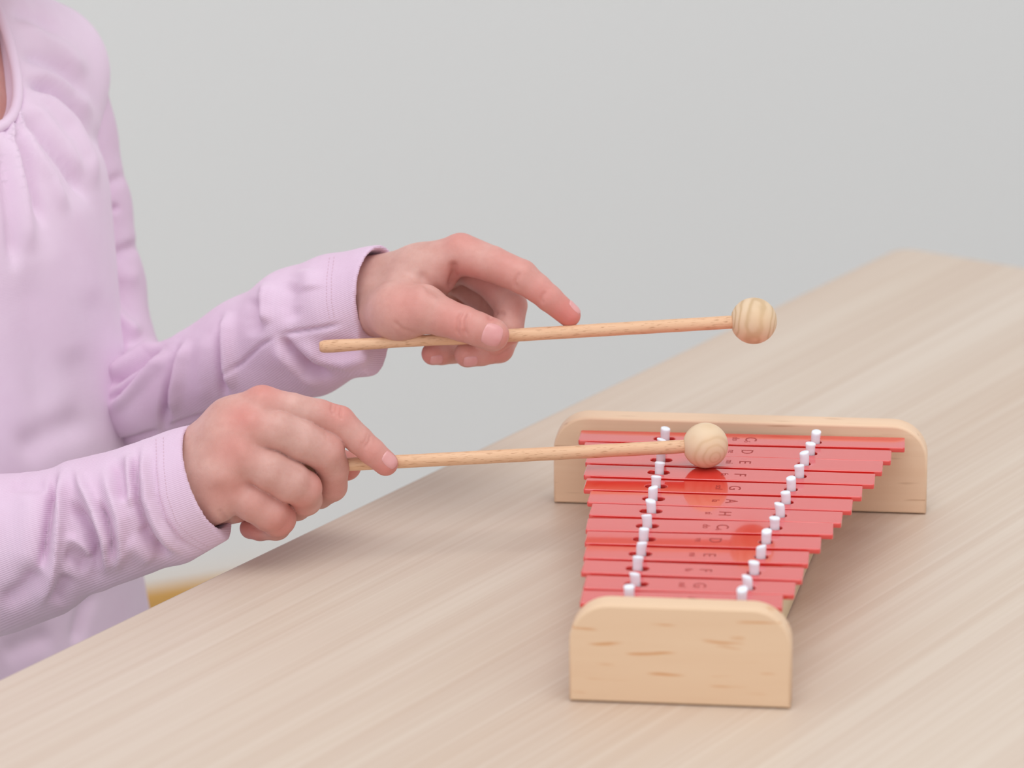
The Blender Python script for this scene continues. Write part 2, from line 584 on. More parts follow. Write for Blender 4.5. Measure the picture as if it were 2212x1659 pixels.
def smin(a, b, k):
    h = np.clip(.5 + .5 * (b - a) / k, 0, 1)
    return b + (a - b) * h - k * h * (1 - h)


def smax(a, b, k):
    return -smin(-a, -b, k)


def polygonize(fn, lo, hi, h):
    lo = np.array(lo); hi = np.array(hi)
    nb = np.ceil((hi - lo) / h / 4).astype(int) + 1
    ax = [lo[i] + h * 4 * (np.arange(nb[i]) + .5) - h / 2 for i in range(3)]
    G = np.stack(np.meshgrid(*ax, indexing='ij'), -1).reshape(-1, 3).astype(np.float32)
    cv = fn(G).reshape(nb)
    act = np.abs(cv) < h * 6.0
    V = np.repeat(np.repeat(np.repeat(np.where(cv > 0, 1., -1.).astype(np.float32), 4, 0), 4, 1), 4, 2)
    mask = np.repeat(np.repeat(np.repeat(act, 4, 0), 4, 1), 4, 2)
    idx = np.argwhere(mask)
    Q = (lo + idx * h).astype(np.float32)
    vals = np.concatenate([fn(Q[i:i + 400000]) for i in range(0, len(Q), 400000)])
    V[mask] = vals
    # surface nets
    ins = V < 0
    n = np.array(V.shape)
    c = np.zeros(n - 1, dtype=np.int8)
    for dx in (0, 1):
        for dy in (0, 1):
            for dz in (0, 1):
                c += ins[dx:n[0] - 1 + dx, dy:n[1] - 1 + dy, dz:n[2] - 1 + dz]
    cells = np.argwhere((c > 0) & (c < 8))
    ci = np.full(n - 1, -1, dtype=np.int64)
    ci[cells[:, 0], cells[:, 1], cells[:, 2]] = np.arange(len(cells))
    acc = np.zeros((len(cells), 3)); cnt = np.zeros(len(cells))
    corners = [(i, j, k) for i in (0, 1) for j in (0, 1) for k in (0, 1)]
    for A in corners:
        for ax_ in range(3):
            if A[ax_] == 1: continue
            B = list(A); B[ax_] = 1
            va = V[cells[:, 0] + A[0], cells[:, 1] + A[1], cells[:, 2] + A[2]]
            vb = V[cells[:, 0] + B[0], cells[:, 1] + B[1], cells[:, 2] + B[2]]
            m = (va < 0) != (vb < 0)
            tt = np.where(m, va / np.where(m, va - vb, 1), 0)
            p = np.zeros((len(cells), 3)); p += np.array(A)
            p[:, ax_] += tt
            acc[m] += p[m]; cnt[m] += 1
    pos = lo + (cells + acc / cnt[:, None]) * h
    quads = []
    for ax_ in range(3):
        sl0 = [slice(None)] * 3; sl1 = [slice(None)] * 3
        sl0[ax_] = slice(0, -1); sl1[ax_] = slice(1, None)
        a, b = ins[tuple(sl0)], ins[tuple(sl1)]
        e = np.argwhere(a != b)
        u_, v_ = [(1, 2), (2, 0), (0, 1)][ax_]
        ok = (e[:, u_] > 0) & (e[:, v_] > 0) & (e[:, u_] < n[u_] - 1) & (e[:, v_] < n[v_] - 1)
        e = e[ok]
        inside = a[e[:, 0], e[:, 1], e[:, 2]]
        q = []
        for du, dv in ((-1, -1), (0, -1), (0, 0), (-1, 0)):
            f_ = e.copy(); f_[:, u_] += du; f_[:, v_] += dv
            q.append(ci[f_[:, 0], f_[:, 1], f_[:, 2]])
        q = np.stack(q, 1)
        q[~inside] = q[~inside][:, ::-1]
        quads.append(q)
    return pos, np.concatenate(quads)


def adj(Fq):
    return np.concatenate([Fq[:, [0, 1]], Fq[:, [1, 2]], Fq[:, [2, 3]], Fq[:, [3, 0]]])


def smooth(V, Fq, it=2, lam=.5, mu=-.52):
    E = adj(Fq); n = len(V)
    deg = np.bincount(E[:, 0], minlength=n) + np.bincount(E[:, 1], minlength=n)
    for k in range(it):
        for l in (lam, mu):
            s = np.zeros_like(V)
            for a in range(3):
                s[:, a] = np.bincount(E[:, 0], V[E[:, 1], a], n) + np.bincount(E[:, 1], V[E[:, 0], a], n)
            V = V + l * (s / np.maximum(deg, 1)[:, None] - V)
    return V


def normals(V, Fq):
    fn = np.cross(V[Fq[:, 2]] - V[Fq[:, 0]], V[Fq[:, 3]] - V[Fq[:, 1]])
    N = np.zeros_like(V)
    for k in range(4):
        for a in range(3): N[:, a] += np.bincount(Fq[:, k], fn[:, a], len(V))
    return N / np.maximum(np.linalg.norm(N, axis=1), 1e-12)[:, None]


def polydist(x, y, pts):
    """distance to a drawn line and position along it (0..1)"""
    pts = np.array(pts, float)
    best = np.full(len(x), 1e9); par = np.zeros(len(x))
    seg = np.linalg.norm(np.diff(pts, axis=0), axis=1); cum = np.concatenate([[0], np.cumsum(seg)])
    for k in range(len(pts) - 1):
        d = pts[k + 1] - pts[k]
        t = np.clip(((x - pts[k][0]) * d[0] + (y - pts[k][1]) * d[1]) / (d @ d), 0, 1)
        dd = np.hypot(x - pts[k][0] - t * d[0], y - pts[k][1] - t * d[1])
        m = dd < best
        best[m] = dd[m]; par[m] = ((cum[k] + t * seg[k]) / cum[-1])[m]
    return best, par


def sculpt(V, Fq, lines, soft=-.02):
    """raise (+mm) or press in (-mm) folds and creases along lines on the side that faces the viewer"""
    N = normals(V, Fq)
    x, y, D = proj(V)
    view = (CO - V); view /= np.linalg.norm(view, axis=1)[:, None]
    facing = np.clip(((N * view).sum(1) + soft) / .3, 0, 1)
    disp = np.zeros(len(V))
    for pts, sig, amp in lines:
        pts = np.array(pts, float)
        m = (x > pts[:, 0].min() - 4 * sig) & (x < pts[:, 0].max() + 4 * sig) & (y > pts[:, 1].min() - 4 * sig) & (y < pts[:, 1].max() + 4 * sig)
        ix = np.where(m)[0]
        if not len(ix): continue
        d, t = polydist(x[ix], y[ix], pts)
        tap = np.clip(np.minimum(t, 1 - t) / .25, 0, 1); tap = tap * tap * (3 - 2 * tap)
        if np.linalg.norm(pts[-1] - pts[0]) < 2.2 * sig: tap = 1.0        # a dent or bump, not a line
        disp[ix] += amp * .001 * np.exp(-.5 * (d / sig) ** 2) * (.06 + .94 * tap)
    return V + N * (disp * facing)[:, None]


def hand_sdf(Dref, palm, fingers, kp, kf):
    def conv(c): return P(c[0], c[1], Dref - c[2] * .001), c[3] * Dref / F
    pal = [[conv(c) for c in ch] for ch in palm]
    fin = [[conv(c) for c in ch] for ch in fingers]
    px = Dref / F

    def fn(Q):
        d = None
        for ch in pal:
            for (a, ra), (b, rb) in zip(ch, ch[1:]):
                e = rc(Q, a, b, ra, rb)
                d = e if d is None else smin(d, e, kp * px)
        g = None
        for ch in fin:
            s = None
            for (a, ra), (b, rb) in zip(ch, ch[1:]):
                e = rc(Q, a, b, ra, rb)
                s = e if s is None else smin(s, e, 5 * px)
            g = s if g is None else smin(g, s, 1.6 * px)
        return smin(d, g, kf * px)
    allp = [c for ch in pal + fin for c in ch]
    A = np.array([c[0] for c in allp]); R = np.array([c[1] for c in allp])[:, None]
    return fn, (A - R).min(0) - .003, (A + R).max(0) + .003


def blush_of(V, Dref, spots):
    b = np.zeros(len(V))
    for px, py, dz, r, w in spots:
        c = P(px, py, Dref - dz * .001)
        d = np.linalg.norm(V - c, axis=1) / (r * Dref / F)
        b = np.maximum(b, w * np.exp(-.5 * d * d))
    return b


HRES = .00055
# ---- left hand (raised mallet), dz in mm towards the camera from the stick
palm_u = [
    [(700, 662, -46, 80), (800, 640, -29, 80)],
    [(800, 612, -26, 58), (905, 580, -12, 50), (992, 552, -8, 45)],          # index metacarpal
    [(800, 640, -34, 62), (905, 600, -32, 56), (1000, 565, -30, 44)],        # middle
    [(800, 655, -44, 58), (900, 628, -50, 52), (985, 598, -52, 42)],         # ring
    [(800, 670, -48, 52), (890, 655, -62, 46), (965, 632, -68, 38)],         # little
    [(812, 668, -20, 60), (862, 672, 0, 61), (915, 668, 6, 52)],             # thumb metacarpal
    [(880, 625, -10, 50), (940, 600, -14, 44)],                              # web
]
fing_u = [
    [(915, 668, 6, 52), (955, 684, 9, 42), (1000, 699, 11, 38.5), (1030, 710, 11.5, 36.5), (1064, 723, 11, 36)],     # thumb
    [(996, 548, -6, 45), (1062, 570, -2, 39), (1126, 597, 1, 36.5), (1160, 622, 1, 31), (1186, 644, 1, 29), (1229, 681, -1, 25.5)],   # index
    [(1000, 568, -28, 42), (1065, 610, -22, 38), (1103, 660, -14, 36), (1098, 712, -8, 33), (1066, 738, -6, 29), (1040, 742, -6, 27)],  # middle
    [(990, 600, -46, 38), (1060, 655, -36, 36), (1094, 715, -24, 34), (1078, 752, -14, 32), (1040, 760, -8, 30), (1010, 765, -6, 29)],  # ring
    [(970, 635, -62, 34), (1030, 690, -50, 31), (1048, 735, -36, 29), (1010, 757, -24, 27), (955, 763, -16, 25), (935, 764, -14, 25)],  # little
]
fn, lo, hi = hand_sdf(DU, palm_u, fing_u, 26, 9)
Vu, Fu = polygonize(fn, lo, hi, HRES)
Vu = smooth(Vu, Fu, 2)
Vu = sculpt(Vu, Fu, [
    ([(1002, 668), (991, 688), (988, 715), (993, 732)], 2.8, -.75), ([(1015, 672), (1006, 692), (1006, 716), (1010, 730)], 2.6, -.75), ([(996, 685), (1000, 700), (999, 716)], 3.5, .3),
    ([(1125, 585), (1113, 610), (1116, 628)], 3.5, -.7), ([(1180, 627), (1170, 645), (1172, 660)], 3.0, -.5),
    ([(978, 560), (980, 595), (972, 632)], 6, -2.2), ([(900, 585), (930, 622), (965, 645)], 8, -1.4),
    ([(845, 690), (870, 712), (905, 722)], 3.5, -.45), ([(1050, 692), (1072, 676), (1096, 676)], 4, -1.0),
])
bl_u = blush_of(Vu, DU, [(1001, 510, 0, 45, .5), (1228, 690, 0, 50, .95), (1170, 640, 4, 45, .6), (1100, 580, 4, 60, .45), (1098, 728, 16, 26, .5), (1060, 690, 16, 20, .55),
                         (1015, 600, -6, 50, .75), (880, 655, 16, 50, .45), (985, 695, 18, 50, .55), (1040, 715, 18, 40, .4), (1010, 780, 0, 35, .55), (930, 775, -10, 30, .7), (1080, 770, -5, 40, .5), (1110, 680, -8, 40, .3)])

# ---- right hand (struck mallet), back of the hand towards the camera
palm_l = [
    [(330, 1078, 10, 96), (425, 1038, 8, 92)],
    [(425, 985, 8, 62), (500, 915, 14, 52), (566, 878, 16, 44)],
    [(425, 1015, 12, 62), (490, 955, 19, 54), (548, 925, 22, 42)],
    [(425, 1050, 12, 60), (475, 1012, 20, 52), (528, 986, 23, 40)],
    [(435, 1085, 8, 56), (470, 1070, 14, 48), (505, 1055, 17, 40)],
    [(440, 1050, -14, 60), (520, 985, -12, 56), (560, 950, -8, 44)],
    [(450, 1090, -8, 52), (505, 1085, -2, 46)],
    [(500, 1050, -2, 46), (560, 1050, -4, 38), (610, 1065, -8, 28)],
    [(540, 1000, 2, 44), (620, 1010, -4, 34)],
]
fing_l = [
    [(566, 878, 16, 44), (630, 884, 15, 35), (690, 896, 13, 33), (733, 911, 11, 34.5), (775, 950, 10, 30.5), (803, 975, 9, 29), (833, 1001, 7, 27)],
    [(548, 928, 22, 42), (600, 930, 21, 42), (650, 951, 17, 45), (700, 973, 12, 43.5), (718, 1010, 4, 36), (716, 1050, -5, 34), (690, 1068, -14, 31), (655, 1070, -18, 29)],
    [(528, 988, 23, 40), (582, 1016, 22, 43), (625, 1040, 18, 45), (654, 1055, 13, 41), (660, 1078, 4, 36), (640, 1092, -5, 33), (600, 1095, -10, 30)],
    [(505, 1060, 17, 42), (545, 1083, 17, 43), (581, 1105, 14, 42), (600, 1120, 8, 39), (596, 1134, 0, 33), (562, 1142, -6, 26), (541, 1141, -9, 23.5)],
    [(520, 985, -12, 50), (600, 995, -16, 42), (680, 1000, -16, 38), (725, 1003, -14.5, 36), (748, 1006, -13, 33)],
]
fn, lo, hi = hand_sdf(DLS, palm_l, fing_l, 30, 9)
Vl, Fl = polygonize(fn, lo, hi, HRES)
Vl = smooth(Vl, Fl, 2)
Vl = sculpt(Vl, Fl, [
    ([(560, 850), (575, 842), (590, 846)], 14, .5), ([(530, 900), (540, 905)], 14, .9), ([(508, 966), (518, 972)], 14, .9), ([(485, 1035), (495, 1042)], 14, .7),
    ([(719, 868), (716, 885), (722, 900)], 2.2, -.55), ([(739, 875), (735, 895), (738, 910)], 2.2, -.55), ([(728, 872), (725, 890), (729, 905)], 2.0, -.3), ([(802, 935), (797, 955), (785, 970)], 2.4, -.45), ([(796, 932), (790, 950), (780, 964)], 2.0, -.3),
    ([(700, 930), (708, 950)], 3, -.25), ([(497, 1128), (478, 1112), (472, 1098)], 4, -.6), ([(540, 1132), (556, 1146), (585, 1152)], 3.5, -.9),
])
bl_l = blush_of(Vl, DLS, [(568, 845, 20, 34, .6), (525, 905, 28, 36, .6), (505, 970, 30, 38, .5), (490, 1045, 24, 40, .5), (735, 885, 16, 34, .55), (838, 1010, 10, 36, .75), (800, 985, 14, 40, .5),
                          (640, 1090, 16, 34, .5), (690, 1050, 16, 34, .4), (735, 970, 14, 40, .3), (610, 1130, 14, 46, .6), (540, 1145, -4, 34, .7), (735, 1050, 4, 40, .35), (755, 1015, -10, 40, .7), (560, 1090, 22, 50, .3)])

# ------------------------------------------------------------------ the child
FC = np.array([e1[0], e1[1], 0]); LT = np.array([e2[0], e2[1], 0]); ZU = np.array([0, 0, 1.0])
BO = P(-175, 110, 1.86)                                    # base of the neck


def body(l, f, z): return BO + LT * l + FC * f + ZU * z


px_ = lambda D: D / F
per = empty('person', (BO[0], BO[1], 0), 'child in a long-sleeved pink shirt holding two mallets over the table', 'person')


def elli(Q, chain, ratio):
    """tapered chain, flattened front to back"""
    q = Q - BO.astype(np.float32)
    L_ = np.stack([q @ LT.astype(np.float32), (q @ FC.astype(np.float32)) / ratio, q[:, 2]], 1)
    d = None
    for (a, ra), (b, rb) in zip(chain, chain[1:]):
        a_ = np.array([a[0], a[1] / ratio, a[2]]); b_ = np.array([b[0], b[1] / ratio, b[2]])
        e = rc(L_, a_, b_, ra, rb)
        d = e if d is None else smin(d, e, .02)
    return d * ratio


# skin of neck, chest, arms and head under the clothes, in one coarse surface
arm_far = [(95, 160, 1.948, 100), (150, 420, 1.948, 85), (215, 800, 1.935, 72), (230, 870, 1.93, 70), (450, 800, 1.88, 68), (640, 715, 1.855, 66), (740, 668, DU + .042, 66)]
arm_near = [(-455, 340, 1.79, 105), (-490, 800, 1.78, 92), (-430, 1290, 1.775, 82), (-200, 1270, 1.772, 80), (120, 1150, 1.768, 80), (300, 1085, 1.764, 84), (345, 1070, DLS - .010, 88)]


def body_sdf(Q):
    d = elli(Q, [((0, 0, -.09), .088), ((0, 0, -.22), .088), ((0, 0, -.40), .094)], .8)
    d = smin(d, rc(Q, body(-.085, 0, -.045), body(.085, 0, -.045), .030, .030), .03)
    d = smin(d, rc(Q, body(0, -.004, -.05), body(0, .006, .045), .036, .032), .03)
    # head
    hd = rc(Q, body(0, .0, .150), body(0, .018, .130), .074, .070)
    hd = smin(hd, rc(Q, body(0, .030, .085), body(0, .045, .075), .046, .034), .03)
    hd = smin(hd, rc(Q, body(0, .088, .118), body(0, .096, .104), .007, .010), .012)
    for s in (-1, 1): hd = smin(hd, rc(Q, body(s * .073, -.002, .125), body(s * .077, -.008, .105), .012, .008), .006)
    hd = smin(hd, rc(Q, body(-.015, .0795, .0815), body(.015, .0795, .0815), .0055, .0055), .004)
    for s in (-1, 1):
        hd = smax(hd, .013 - np.linalg.norm(Q - body(s * .027, .092, .126).astype(np.float32), axis=1), .012)          # eye hollow
        hd = smin(hd, rc(Q, body(s * .017, .080, .1335), body(s * .037, .073, .1330), .0050, .0045), .005)                 # upper lid
        hd = smin(hd, rc(Q, body(s * .018, .079, .1165), body(s * .036, .073, .1175), .0040, .0035), .005)                 # lower lid
        hd = smin(hd, rc(Q, body(s * .012, .083, .146), body(s * .040, .071, .148), .005, .004), .010)                    # brow
    hd = smin(hd, rc(Q, body(-.014, .0775, .0725), body(.014, .0775, .0725), .0055, .0055), .004)
    d = smin(d, hd, .02)
    for ch in (arm_far, arm_near):
        for a, b in zip(ch, ch[1:]):
            d = smin(d, rc(Q, P(*a[:3]), P(*b[:3]), a[3] * px_(a[2]), b[3] * px_(b[2])), .006)
    return d


pts = np.array([P(*a[:3]) for a in arm_far + arm_near] + [body(-.12, .1, .24), body(.12, -.1, -.5)])
Vb, Fb = polygonize(body_sdf, pts.min(0) - .05, pts.max(0) + .05, .0028)
Vb = smooth(Vb, Fb, 2)
Vall = np.concatenate([Vb, Vu, Vl])
Fall = np.concatenate([Fb, Fu + len(Vb), Fl + len(Vb) + len(Vu)])
ql = Vb - body(0, .080, .077)
bl_b = .12 + .8 * np.exp(-((ql @ LT) / .013) ** 2 - ((ql @ FC) / .012) ** 2 - (ql[:, 2] / .008) ** 2)      # lips
me = mesh_from('body', Vall, Fall, m_skin)
at = me.attributes.new('blush', 'FLOAT', 'POINT')
at.data.foreach_set('value', np.concatenate([bl_b, bl_u, bl_l]).astype(np.float32))
PM = Matrix.Translation((-BO[0], -BO[1], 0))
bod = obj('body', me, per); bod.matrix_parent_inverse = PM


def bvh(V, Fq): return BVHTree.FromPolygons([tuple(v) for v in V], [tuple(int(i) for i in f) for f in Fq])


T_u, T_l = bvh(Vu, Fu), bvh(Vl, Fl)


def nail(tree, Dref, c, axis, wid, lng, facing, label=None):
    """curved plate hugging the fingertip; axis points to the free edge, all in measured units"""
    C = P(c[0], c[1], Dref - c[2] * .001)
    fu = unit(RI * facing[0] - UP * facing[1] - FW * facing[2])
    A = P(c[0] + axis[0], c[1] + axis[1], Dref - (c[2] + axis[2]) * .001) - C; A /= np.linalg.norm(A)
    Nn = fu - A * (fu @ A); Nn /= np.linalg.norm(Nn)
    C = C + Nn * (c[3] * Dref / F)
    Bv = np.cross(Nn, A)
    w, l = wid * Dref / F / 2, lng * Dref / F / 2
    nu, nv = 15, 13
    V = []; Fq = []
    for i in range(nu):
        for j in range(nv):
            s, t_ = 2 * i / (nu - 1) - 1, 2 * j / (nv - 1) - 1
            # square to rounded plate
            X = s * math.sqrt(1 - .30 * t_ * t_); Y = t_ * math.sqrt(1 - (.42 if s > 0 else .36) * s * s)
            p = C + A * (X * l) + Bv * (Y * w)
            hit = tree.ray_cast(Vector(p + Nn * .0045), Vector(-Nn), .012)
            q = np.array(hit[0]) if hit[0] is not None else np.array(tree.find_nearest(Vector(p))[0])
            rim = max(abs(s), abs(t_))
            lift = .00035 if rim < .99 else -.0002
            if s > .8 and rim >= .99 and abs(t_) < .8: lift = .0003
            V.append(q + Nn * lift)
    for i in range(nu - 1):
        for j in range(nv - 1):
            a = i * nv + j; Fq.append((a, a + nv, a + nv + 1, a + 1))
    V = smooth(np.array(V), np.array(Fq), 1, .4, 0)
    me = mesh_from('fingernail', V, Fq, m_nail)
    o = obj('fingernail', me, bod)
    if label: o['label'] = label
    return o


nail(T_u, DU, (1064, 722, 11, 34), (30, 11, 0), 52, 44, (.06, .10, 1), 'pink thumbnail of the upper hand')
nail(T_u, DU, (1226, 679, -1, 25), (43, 37, -2), 30, 36, (.62, -.75, .40))
nail(T_u, DU, (1008, 765, -6, 29), (-30, 5, 2), 30, 32, (-.2, .62, .8))
nail(T_u, DU, (937, 764, -14, 25), (-30, 3, 2), 26, 30, (-.2, .62, .8))
nail(T_l, DLS, (831, 999, 7, 27), (30, 26, -2), 34, 40, (.42, -.30, .85), 'pink index fingernail of the lower hand')


# ---- clothes
def sleeve_sdf(chain, extra, cutC, cutN, inner, k=.0045):
    ch = [(P(*a[:3]), a[3] * px_(a[2])) for a in chain]
    ex = [[(P(*a[:3]), a[3] * px_(a[2])) for a in c] for c in extra]
    inn = [(P(*a[:3]), a[3] * px_(a[2])) for a in inner]

    def fn(Q):
        d = None
        for (a, ra), (b, rb) in zip(ch, ch[1:]):
            e = rc(Q, a, b, ra, rb); d = e if d is None else smin(d, e, k)
        for c in ex:
            for (a, ra), (b, rb) in zip(c, c[1:]): d = smin(d, rc(Q, a, b, ra, rb), .012)
        plane = (Q - cutC.astype(np.float32)) @ cutN.astype(np.float32)
        d = smax(d, plane, .0008)
        for (a, ra), (b, rb) in zip(inn, inn[1:]): d = smax(d, -rc(Q, a, b, ra, rb), .0008)
        return d
    allp = ch + [q for c in ex for q in c]
    A = np.array([c[0] for c in allp]); R = np.array([c[1] for c in allp])[:, None]
    return fn, (A - R).min(0) - .004, (A + R).max(0) + .004




SRES = .0011
# near (right) sleeve
ddn = DLS - .009
nchain = [(-455, 325, 1.79, 162), (-490, 800, 1.78, 152), (-440, 1280, 1.775, 175), (-200, 1262, 1.775, 176), (0, 1196, 1.772, 167), (75, 1178, 1.770, 156), (140, 1148, 1.768, 135), (190, 1112, 1.766, 117),
          (245, 1110, 1.765, 129), (330, 1085, ddn, 129), (400, 1052, ddn, 122), (490, 1015, ddn, 118)]
Cn = P(451, 1038, ddn)
nn = unit(np.cross(P(490, 1152, ddn) - P(412, 923, ddn), P(402, 1020, ddn - .024) - Cn))
if nn @ RI < 0: nn = -nn
fn, lo, hi = sleeve_sdf(nchain, [[(225, 1241, 1.762, 22), (300, 1190, 1.765, 40)], [(395, 1170, ddn, 34), (470, 1130, ddn, 30)]], Cn, nn,
                        [(365, 1068, ddn, 100), (400, 1052, ddn, 114), (520, 1003, ddn, 110)])
Vs, Fs = polygonize(fn, lo, hi, SRES)
Vs = smooth(Vs, Fs, 2)
Vs = sculpt(Vs, Fs, [
    ([(120, 1020), (114, 1080), (106, 1140), (98, 1195), (90, 1240)], 7, -8.0), ([(142, 1002), (130, 1070), (121, 1140), (112, 1210), (98, 1270), (78, 1320)], 10, 6.5),
    ([(60, 1030), (66, 1100), (64, 1180), (56, 1250)], 22, 3.0),
    ([(150, 1075), (176, 1115), (196, 1150), (210, 1190), (212, 1235)], 8, -7.0), ([(160, 1005), (180, 1055), (207, 1105), (226, 1160), (228, 1210), (222, 1250)], 8, 6.0),
    ([(208, 1075), (226, 1115), (243, 1165), (240, 1215)], 6, -6.0), ([(222, 1005), (238, 1060), (258, 1120), (256, 1190), (238, 1250)], 11, 5.0),
    ([(136, 1166), (160, 1166), (185, 1182), (205, 1210)], 8, 2.6), ([(135, 1198), (165, 1205), (198, 1228)], 13, -4.0), ([(150, 1240), (135, 1270), (120, 1310)], 12, -4.0),
    ([(250, 985), (262, 1040), (266, 1090)], 10, -4.0), ([(280, 975), (278, 1040), (286, 1100)], 9, 3.5),
    ([(297, 975), (293, 1030), (298, 1085), (312, 1130), (338, 1172)], 6, -6.0), ([(312, 957), (308, 1020), (314, 1080), (334, 1130), (366, 1178), (398, 1200)], 8, 5.0),
    ([(334, 950), (332, 1010), (338, 1070), (354, 1120), (386, 1165), (428, 1194)], 4, -1.6),
    ([(300, 1135), (318, 1160), (345, 1188), (372, 1204)], 7, -6.0), ([(270, 1165), (300, 1185), (330, 1215)], 14, 3.0),
    ([(20, 1045), (60, 1056), (105, 1050)], 12, -2.5), ([(0, 1310), (50, 1275), (92, 1225)], 14, -4.5),
], .25)
# far (left) sleeve
ddu = DU + .024
fchain = [(80, 170, 1.95, 146), (118, 300, 1.95, 132), (165, 450, 1.95, 116), (205, 620, 1.947, 106), (228, 760, 1.94, 108), (228, 862, 1.93, 112), (330, 860, 1.905, 104), (450, 800, 1.88, 98),
          (560, 752, 1.862, 116), (650, 700, 1.842, 122), (730, 662, ddu + .007, 112), (800, 636, ddu, 98), (880, 610, ddu - .012, 94)]
Cf = P(822, 637, ddu)
nf = unit(np.cross(P(815, 735, ddu) - P(833, 538, ddu), P(766, 642, ddu - .021) - Cf))
if nf @ RI < 0: nf = -nf
fn, lo, hi = sleeve_sdf(fchain, [[(560, 800, 1.86, 60), (680, 790, 1.845, 50), (800, 755, ddu, 42), (880, 730, ddu - .01, 36)], [(520, 760, 1.87, 90), (600, 770, 1.86, 80)]], Cf, nf,
                        [(752, 655, ddu + .005, 76), (800, 636, ddu, 88), (910, 598, ddu - .018, 88)])
Vf, Ff = polygonize(fn, lo, hi, SRES)
Vf = smooth(Vf, Ff, 2)
Vf = sculpt(Vf, Ff, [
    ([(222, 838), (270, 805), (320, 768), (352, 748)], 5, -7.0), ([(226, 872), (262, 845), (300, 805), (330, 778)], 4, -5.0), ([(224, 818), (275, 785), (322, 752), (348, 735)], 10, 4.0),
    ([(232, 895), (285, 842), (335, 790), (372, 760)], 9, 4.0),
    ([(392, 738), (372, 785), (360, 840), (354, 900), (356, 940)], 6, -7.0), ([(412, 730), (390, 785), (377, 840), (372, 905)], 9, 4.5),
    ([(452, 715), (440, 765), (436, 820), (440, 880)], 14, 2.0),
    ([(478, 688), (474, 740), (477, 800), (486, 870)], 6, -7.0), ([(497, 668), (491, 720), (492, 790), (500, 850)], 9, 5.0),
    ([(580, 608), (570, 660), (574, 705)], 9, 4.0), ([(556, 640), (546, 690), (552, 730)], 11, -3.5),
    ([(602, 722), (628, 758), (668, 795), (722, 818)], 7, -6.5), ([(585, 742), (612, 775), (655, 815), (700, 838)], 10, 2.5),
    ([(598, 726), (560, 748), (522, 785), (482, 810)], 3.2, -2.2), ([(598, 724), (650, 716), (700, 709), (742, 698)], 3.2, -2.2),
    ([(640, 738), (690, 770), (750, 782), (810, 765)], 11, 4.0), ([(690, 745), (730, 752), (780, 748)], 9, -3.0), ([(632, 606), (622, 660), (636, 700)], 13, -2.5), ([(664, 578), (672, 630)], 16, 2.0),
    ([(200, 430), (240, 395), (275, 375)], 9, -2.5), ([(195, 470), (235, 452), (265, 448)], 6, -3.0), ([(200, 565), (250, 548), (310, 525)], 9, -3.5), ([(200, 610), (250, 595), (310, 600)], 14, 2.0),
    ([(220, 645), (260, 692), (305, 730)], 11, 4.0), ([(216, 700), (245, 740), (275, 762)], 10, -4.0), ([(352, 928), (300, 945), (235, 962)], 4, -2.5), ([(488, 882), (420, 905), (358, 924)], 4, -2.5),
], .25)

# torso of the shirt
neckA, neckB = body(-.004, -.004, .03), body(-.0153, .0472, -.0031)   # scooped neck opening


def torso_base(Q):
    d = elli(Q, [((0, 0, -.085), .097), ((0, .004, -.20), .099), ((0, .004, -.33), .103), ((0, .002, -.42), .110)], .82)
    d = smin(d, np.minimum(rc(Q, body(-.086, -.004, -.029), body(-.04, -.006, -.010), .0365, .042), rc(Q, body(.086, -.004, -.029), body(.04, -.006, -.010), .0365, .042)), .025)
    d = smin(d, rc(Q, body(0, -.01, -.06), body(0, -.005, -.01), .058, .045), .025)
    return smax(d, -(Q[:, 2] - (BO[2] - .43)), .002)


def neck_cut(Q): return rc(Q, neckA, neckB, .038, .0275)


def torso_sdf(Q): return smax(torso_base(Q), -neck_cut(Q), .003)


Vt, Ft = polygonize(torso_sdf, np.minimum(body(-.16, -.15, -.46), body(.16, .15, .08)) - .06, np.maximum(body(-.16, -.15, -.46), body(.16, .15, .08)) + .06, .0022)
Vt = smooth(Vt, Ft, 3)
q_ = Vt.astype(np.float32)
rim = np.where((np.abs(neck_cut(q_)) < .0022) & (np.abs(torso_base(q_)) < .0022))[0]
Vt = sculpt(Vt, Ft, [
    ([(46, 172), (105, 196), (160, 238), (208, 300), (232, 350)], 8, -6.5), ([(46, 192), (105, 218), (152, 268), (188, 340), (208, 420)], 11, 5.0),
    ([(42, 238), (84, 287), (139, 354), (192, 440)], 7, -5.0), ([(42, 215), (90, 250), (138, 312), (180, 390)], 8, 3.5), ([(38, 256), (66, 315), (110, 385), (145, 470)], 9, 4.0),
    ([(30, 262), (50, 321), (72, 401), (98, 500)], 8, -5.0), ([(14, 266), (34, 340), (50, 430), (66, 560)], 11, 3.5), ([(0, 290), (14, 370), (24, 470), (34, 600)], 9, -4.5),
    ([(34, 225), (44, 250), (50, 275)], 4, 2.0), ([(22, 250), (28, 275), (30, 300)], 4, 2.0), ([(26, 248), (38, 275), (44, 300)], 3.5, -2.0), ([(10, 262), (14, 285), (16, 305)], 3.5, -2.0),
    ([(28, 40), (80, 75), (140, 112), (190, 170)], 12, 4.0), ([(36, 112), (85, 128), (140, 152), (192, 222)], 10, -4.0), ([(45, 145), (100, 162), (160, 200), (205, 262)], 9, 3.5), ([(20, 20), (70, 40), (130, 70)], 12, -3.0),
    ([(150, 400), (182, 520), (200, 680)], 24, 2.0), ([(90, 480), (130, 640), (160, 820)], 30, 2.0), ([(50, 560), (84, 760), (100, 940)], 26, -2.5), ([(30, 985), (110, 935), (200, 905)], 24, -3.0), ([(150, 740), (180, 840), (200, 960)], 26, -1.2),
    ([(205, 1265), (180, 1320), (160, 1400)], 10, -4.0), ([(0, 1420), (60, 1390), (120, 1370)], 16, -3.0),
], .1)
me = mesh_from('shirt', Vt, Ft, m_shirt)
